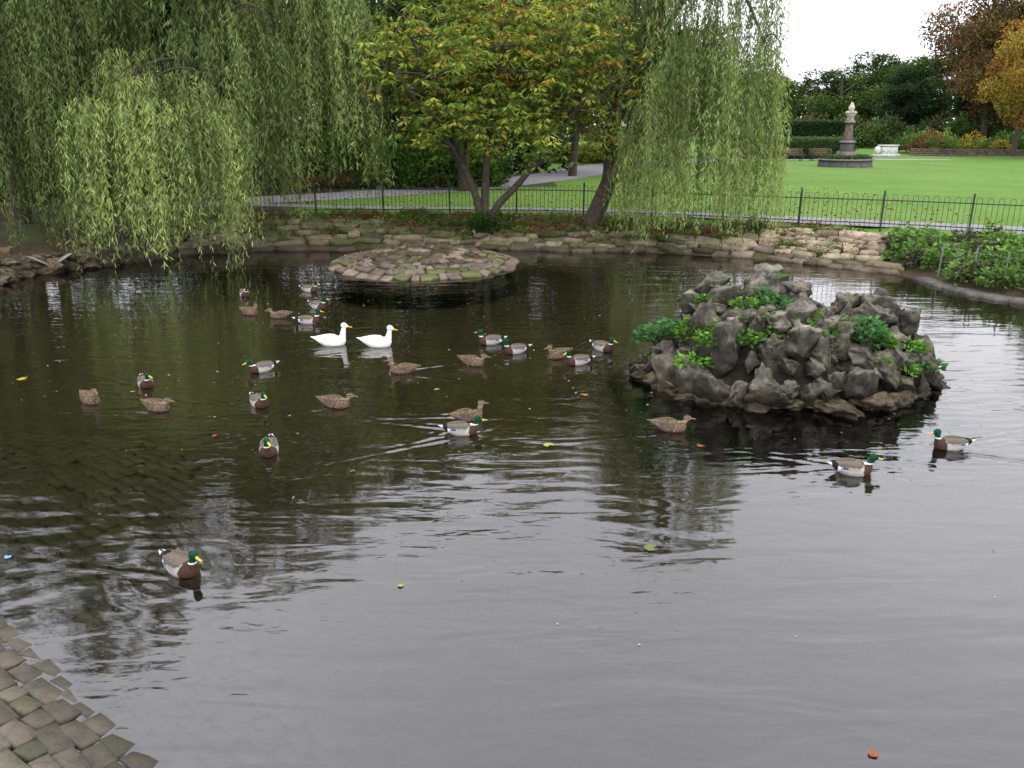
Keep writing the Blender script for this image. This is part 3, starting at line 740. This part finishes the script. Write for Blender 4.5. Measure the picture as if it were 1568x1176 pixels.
for i in range(14):
    a=R.uniform(0,6.28); ch.append(herb_clump((-.78+.25*math.cos(a),23.0+.25*math.sin(a),.45),.18,.55,150,(.06,.12,.03),.12,.04))
xx,yy_,tx,ty,nx,ny=edge_samples(lambda x,y:(x>-9.5)&(x<9.2)&(y>17),.3)
for k in range(len(xx)):
    if R.rand()<.6:
        d=R.uniform(.1,1.1)*float(Wf(xx[k])); px,py=xx[k]+nx[k]*d,yy_[k]+ny[k]*d
        ch.append(herb_clump((px,py,float(height(px,py))+.04),R.uniform(.08,.2),R.uniform(.06,.16),R.randint(30,70),np.array([(.12,.19,.04),(.09,.13,.03)][R.randint(2)]),.07,.02))
obj('bank_ground_cover_plants',leaf_mesh('bank_ground_cover_plants',ch))
ch=[];tb=MB()
for i in range(330):
    x=R.uniform(9.2,15.5); y=R.uniform(14.2,20.0); d=float(sdist(np.array(x),np.array(y)))
    if d<.3 or y>np.interp(x,FP[:,0],FP[:,1])-1.6+.2: continue
    z=float(height(x,y)); hh=R.uniform(.25,.6); m=R.randint(50,100)
    base=np.array([(.14,.26,.06),(.12,.20,.05),(.17,.30,.07),(.12,.11,.08)][R.choice(4,p=[.35,.3,.22,.13])])
    ch.append(herb_clump((x,y,z),R.uniform(.18,.38),hh,m*2,base,.13,.07))
obj('nettle_patch',leaf_mesh('nettle_patch',ch))
for k,(x,y) in enumerate(((9.4,17.6),(9.75,16.9),(10.0,16.2),(10.45,15.6),(11.2,15.2))):
    tb.tube([(x,y,.1),(x+.01,y,.5),(x+.02,y,.85)],.018,6,(.2,.2,.18))
for k in range(2):
    tb.tube([(9.4,17.6,.45+.3*k),(9.75,16.9,.43+.3*k),(10.0,16.2,.45+.3*k),(10.45,15.6,.43+.3*k),(11.2,15.2,.45+.3*k)],.004,4,(.2,.2,.2))
obj('wire_stake_fence',tb.mesh('wire_stake_fence',M_metal))
mb=MB()
x,y,tx,ty,nx,ny=edge_samples(lambda x,y:(x>9.0)&(x<20)&(y>11)&(y<18),.5)
for k in range(len(x)):
    T=np.array([tx[k],ty[k],0]);Nv=np.array([nx[k],ny[k],0]); mb.box((x[k]+nx[k]*.12,y[k]+ny[k]*.12,-.05),T,Nv,Z_,(.49,.4,.24),c=np.array([.14,.13,.11])*R.uniform(.6,1.2),jit=.1,cham=.03)
obj('concrete_pond_edging',mb.mesh('concrete_pond_edging',M_stone))

# ------------------------------------------------------------------ railing
tb=MB(); dark=(.035,.04,.035)
L=np.cumsum(np.r_[0,np.linalg.norm(np.diff(FP,axis=0),axis=1)])
def fpt(s): return np.array([np.interp(s,L,FP[:,0]),np.interp(s,L,FP[:,1])])
s=0
while s<L[-1]:
    p=fpt(s); tb.tube([(p[0],p[1],.5),(p[0],p[1],1.2),(p[0],p[1],1.66)],.026,6,dark); s+=2.05
rail=np.array([fpt(s) for s in np.arange(0,L[-1],.5)])
for z in (.82,1.42): tb.tube(np.column_stack([rail,np.full(len(rail),z)]),.014,4,dark)
s=.1
while s<L[-1]-.2:
    a=fpt(s);b=fpt(s+.12)
    tb.tube([(*a,.74),(*a,1.45),(*a,1.52),(*(a*.8+b*.2),1.56),(*(a*.2+b*.8),1.56),(*b,1.52),(*b,1.45),(*b,.74)],.0065,4,dark); s+=.24
obj('park_railing',tb.mesh('park_railing',M_metal))

# ------------------------------------------------------------------ monument
def prism(mb,c,r0,r1,z0,z1,n,col,rot=0):
    V=[];F=[]
    for (r,z) in ((r0,z0),(r1,z1)):
        for k in range(n):
            a=2*math.pi*(k+.5)/n+rot; V.append((c[0]+r*math.cos(a),c[1]+r*math.sin(a),z))
    for k in range(n): F.append((k,(k+1)%n,n+(k+1)%n,n+k))
    V.append((c[0],c[1],z1)); e=2*n
    for k in range(0,n,2): F.append((n+k,n+(k+1)%n,n+(k+2)%n,e))
    mb.add(V,F,col)
mp=empty('granite_monument',(21.6,54.0,.7))
mb=MB(); o=(0,0)
prism(mb,o,1.68,1.62,0,.42,8,(.11,.105,.10)); prism(mb,o,1.74,1.74,.423,.5,8,(.2,.19,.17))
obj('octagonal_base',mb.mesh('octagonal_base',M_stone),mp)
mb=MB()
prism(mb,o,.85,.85,.5,.72,4,(.15,.135,.12)); prism(mb,o,.68,.64,.722,.95,4,(.17,.15,.13)); prism(mb,o,.48,.44,.952,1.5,4,(.09,.08,.075)); prism(mb,o,.56,.53,1.502,1.62,4,(.2,.185,.17))
obj('plinth',mb.mesh('plinth',M_stone),mp)
mb=MB(); prism(mb,o,.28,.22,1.622,2.7,8,(.15,.105,.09)); prism(mb,o,.33,.37,2.702,2.82,8,(.26,.24,.21)); prism(mb,o,.26,.2,2.822,3.05,8,(.26,.24,.21))
obj('column',mb.mesh('column',M_stone),mp)
mb=MB(); prism(mb,o,.20,.36,3.052,3.3,8,(.42,.39,.32)); prism(mb,o,.38,.30,3.302,3.42,8,(.4,.37,.31)); prism(mb,o,.14,.2,3.422,3.62,8,(.45,.42,.35)); prism(mb,o,.2,.05,3.622,3.95,8,(.5,.46,.38))
obj('lantern_finial',mb.mesh('lantern_finial',M_stone),mp)
ch=[herb_clump((1.15*math.cos(a),1.15*math.sin(a),.48),.4,.3,200,(.08,.14,.05),.12,.07) for a in np.linspace(0,6.28,13)[:-1]]
obj('planting',leaf_mesh('planting',ch),mp)
def bench(x,y,rot):
    p=empty('park_bench',(x,y,.7)); p.rotation_euler=(0,0,rot); w=(.16,.1,.06)
    for i in range(4):
        m=MB(); m.box((0,-.22+.14*i,.44),X_,Y_,Z_,(1.7,.1,.035),c=w); obj('seat_slat',m.mesh('seat_slat',M_wood),p)
    for i in range(3):
        m=MB(); m.box((0,.28+.03*i,.56+.14*i),X_,Y_,Z_,(1.7,.03,.1),c=w); obj('backrest_slat',m.mesh('backrest_slat',M_wood),p)
    for sx in (-.7,.7):
        m=MB(); m.box((sx,-.2,.21),X_,Y_,Z_,(.06,.06,.42),c=dark); m.box((sx,.24,.45),X_,Y_,Z_,(.06,.06,.9),c=dark); m.box((sx,-.02,.66),X_,Y_,Z_,(.07,.55,.05),c=dark); obj('leg_frame',m.mesh('leg_frame',M_metal),p)
bench(20.9,62.3,0); bench(23.2,62.6,0)
p=empty('white_stone_trough',(31.6,70.5,.7)); m=MB(); m.box((0,0,.12),X_,Y_,Z_,(1.9,.9,.24),c=(.6,.6,.58)); m.box((.1,0,.56),X_,Y_,Z_,(1.3,.7,.64),c=(.72,.72,.7),cham=.05); m.box((.1,0,.93),X_,Y_,Z_,(1.5,.85,.09),c=(.75,.75,.72)); m.box((-.75,0,.55),X_,Y_,Z_,(.35,.5,.6),c=(.7,.7,.68),cham=.1)
obj('trough_body',m.mesh('trough_body',M_stone),p)

# ------------------------------------------------------------------ near-left cobbled slipway
mb=MB()
A0=np.array([-1.2,2.9]); dirn=np.array([-.80,.60]); 
inl=np.array([-.60,-.80])
for row in range(-24,20):
    b=row*.135
    s=-2.5+R.uniform(0,.2)
    while s<10.5:
        l=R.uniform(.14,.30); curve=.10*math.sin(s*.9)+.06*math.sin(s*2.3+row*.3)
        p=A0+dirn*(s+l/2)+inl*(b+curve)
        if p[1]>1.0:
            z=float(height(p[0],p[1]))
            if z>-.3:
                e=.1; gz=np.array([(float(height(p[0]+e,p[1]))-z)/e,(float(height(p[0],p[1]+e))-z)/e])
                n=np.array([-gz[0],-gz[1],1.]); n+=R.normal(0,.022,3); n/=np.linalg.norm(n)
                th=R.normal(0,.12); T=np.array([dirn[0]*math.cos(th)-dirn[1]*math.sin(th),dirn[1]*math.cos(th)+dirn[0]*math.sin(th),0]); T-=n*(T@n);T/=np.linalg.norm(T); U=np.cross(n,T)
                g=R.uniform(.7,1.3); cc=np.array([.115,.10,.075])*g if R.rand()<.88 else np.array([.085,.085,.045])*g
                if R.rand()>.03: mb.box(np.array([p[0],p[1],z-.035+R.uniform(-.006,.005)]),T,U,n,(l*.97,.135*R.uniform(.88,1.0),.07),c=cc,jit=.13,cham=.01)
        s+=l
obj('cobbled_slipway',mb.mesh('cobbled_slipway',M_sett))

# ------------------------------------------------------------------ ducks
def ring_loft(bm,rings,n=14):
    loops=[]
    for (c,ax,bx,ra,rb) in rings:
        vs=[]
        for k in range(n):
            t=2*math.pi*k/n; vs.append(bm.verts.new(Vector(c)+Vector(ax)*ra*math.cos(t)+Vector(bx)*rb*math.sin(t)))
        loops.append(vs)
    for a,b in zip(loops[:-1],loops[1:]):
        for k in range(n): bm.faces.new((a[k],a[(k+1)%n],b[(k+1)%n],b[k]))
    bm.faces.new(loops[0][::-1]); bm.faces.new(loops[-1])
def duck_mesh(name,kind,turn=0.0,neck=1.0,dip=0.0):
    bm=bmesh.new(); y=(0,1,0); z=(0,0,1)
    B=[(-.262,.128,.010,.005),(-.235,.12,.028,.010),(-.20,.104,.042,.02),(-.16,.086,.058,.038),(-.10,.064,.082,.058),(-.03,.05,.098,.076),(.04,.045,.102,.082),(.10,.048,.092,.08),(.145,.056,.07,.068),(.172,.064,.045,.048),(.188,.07,.018,.02)]
    ring_loft(bm,[((x,0,zz),y,z,w,h) for x,zz,w,h in B],20)
    for sgn in (-1,1):
        Wg=[(.085,.055,.082,.012,.03),(.04,.076,.088,.018,.048),(-.03,.078,.092,.018,.05),(-.10,.062,.098,.016,.042),(-.16,.038,.108,.012,.026),(-.205,.018,.118,.008,.012),(-.225,.012,.122,.004,.005)]
        ring_loft(bm,[((x,sgn*yy,zz),y,z,a,b) for x,yy,zz,a,b in Wg],12)
    ca,sa=math.cos(turn),math.sin(turn)
    def T(x,z_,yy=0):
        dx=x-.165; zz=z_*neck if z_>.12 else z_
        f=min(1,max(0,(z_-.12)/.06)); cc,ss=math.cos(turn*f),math.sin(turn*f)
        return Vector((.165+dx*cc-yy*ss+dip*f*.03, dx*ss+yy*cc, zz-dip*f*.07))
    nz=[(.125,.07,.052),(.145,.105,.046),(.158,.135,.036),(.166,.16,.031),(.17,.18,.030)]
    ring_loft(bm,[(T(x,zz),(1,0,0),(0,1,0),r,r*.95) for x,zz,r in nz],12)
    fw=(ca,sa,0); sd=(-sa,ca,0)
    H=[(.135,.012,.012,.207),(.145,.024,.026,.207),(.162,.031,.036,.208),(.182,.033,.038,.207),(.202,.027,.031,.204),(.216,.018,.021,.200),(.226,.011,.013,.197)]
    ring_loft(bm,[(T(x,zz),sd,(0,0,1),w,h) for x,w,h,zz in H],14)
    Bl=[(.215,.013,.014,.199),(.235,.0125,.009,.193),(.255,.014,.0065,.188),(.272,.0145,.005,.186),(.282,.009,.004,.185)]
    ring_loft(bm,[(T(x,zz),sd,(0,0,1),w,h) for x,w,h,zz in Bl],12)
    bmesh.ops.recalc_face_normals(bm,faces=bm.faces)
    me=bpy.data.meshes.new(name+'_raw'); bm.to_mesh(me); bm.free()
    o=bpy.data.objects.new('tmp',me); C.objects.link(o)
    rm=o.modifiers.new('r','REMESH'); rm.mode='VOXEL'; rm.voxel_size=.0048
    sm=o.modifiers.new('s','SMOOTH'); sm.factor=.5; sm.iterations=3
    dg=bpy.context.evaluated_depsgraph_get(); em=bpy.data.meshes.new_from_object(o.evaluated_get(dg)); bpy.data.objects.remove(o)
    n=len(em.vertices); co=np.empty(n*3); em.vertices.foreach_get('co',co); co=co.reshape(-1,3)
    eye=[T(.196,.214,s*.0275) for s in (-1,1)]
    hc=T(.165,.2)
    col=np.zeros((n,3)); fwv=np.array(fw)
    for i,(x,yy,zz) in enumerate(co):
        nzv=mnoise.noise(Vector((x*60,yy*60,zz*60))); n2=mnoise.noise(Vector((x*110+9,yy*45,zz*110)))
        p=np.array([x,yy,zz]); inhead=zz>(.148 if neck<=1.05 else .15)-dip*.05 and x>.09
        ahead=(p-np.array(hc))@fwv
        isb=inhead and ahead>.058
        if kind=='white':
            c=(.80,.79,.73) if not isb else (.85,.42,.04)
            if x<-.1 and zz>.1: c=(.7,.69,.64)
        elif kind=='drake':
            wing=abs(yy)>.03 and zz>.075 and -.23<x<.08
            if isb: c=(.55,.43,.05)
            elif inhead: c=(.008,.055+.03*nzv,.03)
            elif zz>.134-dip*.04 and x>.1: c=(.75,.75,.72)
            elif x>.085+.012*nzv : c=(.062,.035,.025)
            elif x<-.205: c=(.55,.53,.5) if abs(yy)>.008 else (.02,.02,.02)
            elif x<-.155: c=(.015,.015,.018)
            elif x<-.13 and zz<.1: c=(.6,.6,.58)
            elif wing and zz>.1+.01*nzv: c=(.14,.115,.092)
            elif zz>.118: c=(.15,.125,.10)
            elif -.115<x<-.06 and zz>.078 and zz<.098 and abs(yy)>.06: c=(.03,.06,.25)
            else: c=(.35,.335,.31)
            k=1+.3*n2+.12*math.sin(x*260+yy*90); c=tuple(q*k for q in c)
        else:
            if isb: c=(.24,.13,.05)
            elif inhead:
                c=(.23,.18,.12) 
                if zz>.228-dip*.07: c=(.07,.05,.035)
                if abs(zz-.214+dip*.07)<.004: c=(.06,.045,.03)
            else:
                t=.42+1.6*n2+.15*math.sin(x*240+zz*80); t=min(1,max(0,t)); c=tuple(a*(1-t)+b*t for a,b in zip((.035,.026,.02),(.25,.175,.11)))
                if -.12<x<-.07 and .08<zz<.095 and abs(yy)>.06: c=(.05,.08,.3)
        for e in eye:
            if (Vector((x,yy,zz))-e).length<.0065: c=(.004,.004,.004)
        col[i]=c
    em.name=name
    a=em.color_attributes.new('Col','FLOAT_COLOR','POINT'); d=np.ones((n,4),dtype=np.float32); d[:,:3]=col; a.data.foreach_set('color',d.ravel())
    em.polygons.foreach_set('use_smooth',np.ones(len(em.polygons),dtype=bool))
    em.materials.clear(); em.materials.append(M_feather)
    return em
DR=[duck_mesh('male_mallard_duck','drake',0),duck_mesh('male_mallard_duck','drake',.5),duck_mesh('male_mallard_duck','drake',-.6),duck_mesh('male_mallard_duck','drake',.15,1.0,.35),duck_mesh('male_mallard_duck','drake',-.25,1.12)]
HN=[duck_mesh('female_mallard_duck','hen',0),duck_mesh('female_mallard_duck','hen',.3,1.0,.5),duck_mesh('female_mallard_duck','hen',-.5,1.1)]
WH=[duck_mesh('white_duck','white',0,1.28),duck_mesh('white_duck','white',-.25,1.2)]
for k,(x,y,h,v) in enumerate(drakes):
    v=v if v else (0,4,3)[k%3]
    obj('male_mallard_duck',DR[v],None,(x,y,-.014),math.radians(h),R.uniform(.92,1.06))
for k,(x,y,h,v) in enumerate(hens):
    v=v if v else (0,2)[k%2]
    obj('female_mallard_duck',HN[v],None,(x,y,-.016),math.radians(h),R.uniform(.9,1.0))
for (x,y,h,v) in whites: obj('white_duck',WH[v],None,(x,y,-.01),math.radians(h),1.2)
obj('female_mallard_duck',HN[0],None,(-.9,22.55,.3),math.radians(200),.95)
obj('female_mallard_duck',HN[1],None,(-11.9,18.9,.42),math.radians(-20),.95)
lp=empty('landing_duck',(-10.75,18.7,.06)); lp.rotation_euler=(0,0,math.radians(-60))
b=obj('body',HN[0],lp); b.rotation_euler=(0,math.radians(-22),0)
for sg,nm in ((1,'left_wing'),(-1,'right_wing')):
    m=MB(); 
    for f in range(11):
        t=f/10; root=np.array([.08-.17*t,sg*.05,.12]); tipd=np.array([.05-.28*t**1.5,sg*(.42-.12*t),.26-.08*t])
        mid=root+tipd*.5; w=np.array([.028,0,0])
        V=[root-w,root+w,mid+w,mid-w,root+tipd+w*.6,root+tipd-w*.5]; m.add(np.array(V)+np.array([0,0,.002*f]),[(0,1,2,3),(3,2,4,5)],(.42-.2*(t>.6),.40-.2*(t>.6),.37-.2*(t>.6)))
    obj(nm,m.mesh(nm,M_feather),lp)

# ------------------------------------------------------------------ floating leaves & specks
ch=[]
big=[(-6.73,10.39,.15,(.5,.42,.05)),(.36,8.11,.13,(.45,.5,.12)),(.97,9.78,.12,(.4,.2,.06)),(-.83,5.25,.05,(.4,.42,.12)),(1.07,5.84,.12,(.22,.26,.1)),(1.96,3.56,.06,(.4,.13,.06)),(-3.34,8.33,.07,(.4,.1,.05)),(-4.03,5.66,.06,(.3,.5,.8)),(-4.9,9.9,.07,(.4,.34,.08)),(2.0,8.0,.08,(.35,.12,.05)),(-1,10,.08,(.35,.38,.1)),(-1.6,7.4,.07,(.16,.2,.06))]
for (x,y,s,c) in big:
    a=R.uniform(0,6.28); P=np.array([[x,y,.008],[x,y,.008]]); D=np.array([[math.cos(a),math.sin(a),.05],[math.cos(a+.7),math.sin(a+.7),.04]])
    V=[]
    for k in range(2):
        d=D[k]; sdv=np.array([-d[1],d[0],0]); V.append([P[k],P[k]+d*s*.5+sdv*s*.28,P[k]+d*s,P[k]+d*s*.5-sdv*s*.28])
    ch.append((np.array(V)+np.array([[[0,0,0]],[[0,0,.003]]]),np.array([c,c])*.7))
n=460; x=R.uniform(-7,8,n); y=3.4+R.rand(n)**.7*13; s=R.uniform(.01,.038,n)*np.clip(y/8,.5,1.3)
a=R.uniform(0,6.28,n); d=np.column_stack([np.cos(a),np.sin(a),np.zeros(n)]); sd=np.column_stack([-np.sin(a),np.cos(a),np.zeros(n)]); P=np.column_stack([x,y,np.full(n,.007)])
V=np.stack([P,P+d*s[:,None]*.5+sd*s[:,None]*.25,P+d*s[:,None],P+d*s[:,None]*.5-sd*s[:,None]*.25],1)
pc=np.array([(.6,.6,.55),(.2,.2,.08),(.15,.1,.05),(.5,.5,.42),(.3,.25,.07)])[R.randint(5,size=n)]
ch.append((V,pc)); obj('floating_leaves',leaf_mesh('floating_leaves',ch,M_leafd))

# ------------------------------------------------------------------ world, sun, camera
w=bpy.data.worlds.new('World'); scene.world=w; w.use_nodes=True; nt=w.node_tree; nt.nodes.clear()
out=nt.nodes.new('ShaderNodeOutputWorld'); bg=nt.nodes.new('ShaderNodeBackground'); bg.inputs['Strength'].default_value=.135
SUN_EL,SUN_AZ=math.radians(58),math.radians(165)
sky=nt.nodes.new('ShaderNodeTexSky'); sky.sky_type='NISHITA'; sky.sun_disc=False; sky.sun_elevation=SUN_EL; sky.sun_rotation=SUN_AZ; sky.dust_density=4
tc=nt.nodes.new('ShaderNodeTexCoord'); mp=nt.nodes.new('ShaderNodeMapping'); mp.inputs['Scale'].default_value=(1,1,2.2)
no=nt.nodes.new('ShaderNodeTexNoise'); no.inputs['Scale'].default_value=1.6; no.inputs['Detail'].default_value=4
nt.links.new(tc.outputs['Generated'],mp.inputs[0]); nt.links.new(mp.outputs[0],no.inputs['Vector'])
r=nt.nodes.new('ShaderNodeValToRGB'); r.color_ramp.elements[0].position=.3; r.color_ramp.elements[0].color=(14.0,14.4,16.2,1); r.color_ramp.elements[1].position=.7; r.color_ramp.elements[1].color=(18.2,18.3,18.8,1)
nt.links.new(no.outputs['Fac'],r.inputs[0])
mx=nt.nodes.new('ShaderNodeMix'); mx.data_type='RGBA'; mx.inputs[0].default_value=.88
nt.links.new(sky.outputs[0],mx.inputs[6]); nt.links.new(r.outputs[0],mx.inputs[7]); nt.links.new(mx.outputs[2],bg.inputs['Color']); nt.links.new(bg.outputs[0],out.inputs['Surface'])
sl=bpy.data.lights.new('sun','SUN'); sl.energy=1.1; sl.angle=math.radians(28); sl.color=(1,.97,.92)
so=bpy.data.objects.new('sun',sl); C.objects.link(so)
dv=Vector((math.sin(SUN_AZ)*math.cos(SUN_EL),math.cos(SUN_AZ)*math.cos(SUN_EL),math.sin(SUN_EL))); so.rotation_euler=dv.to_track_quat('Z','Y').to_euler(); so.location=(0,0,30)
cam=bpy.data.cameras.new('camera'); co_=bpy.data.objects.new('camera',cam); C.objects.link(co_); co_.location=(0,0,3.3); co_.rotation_euler=(math.radians(90-17.9),0,0)
cam.sensor_width=36; cam.lens=28.24; cam.clip_end=2000; cam.clip_start=.05; scene.camera=co_
scene.view_settings.view_transform='Standard'; scene.view_settings.look='None'; scene.view_settings.exposure=0
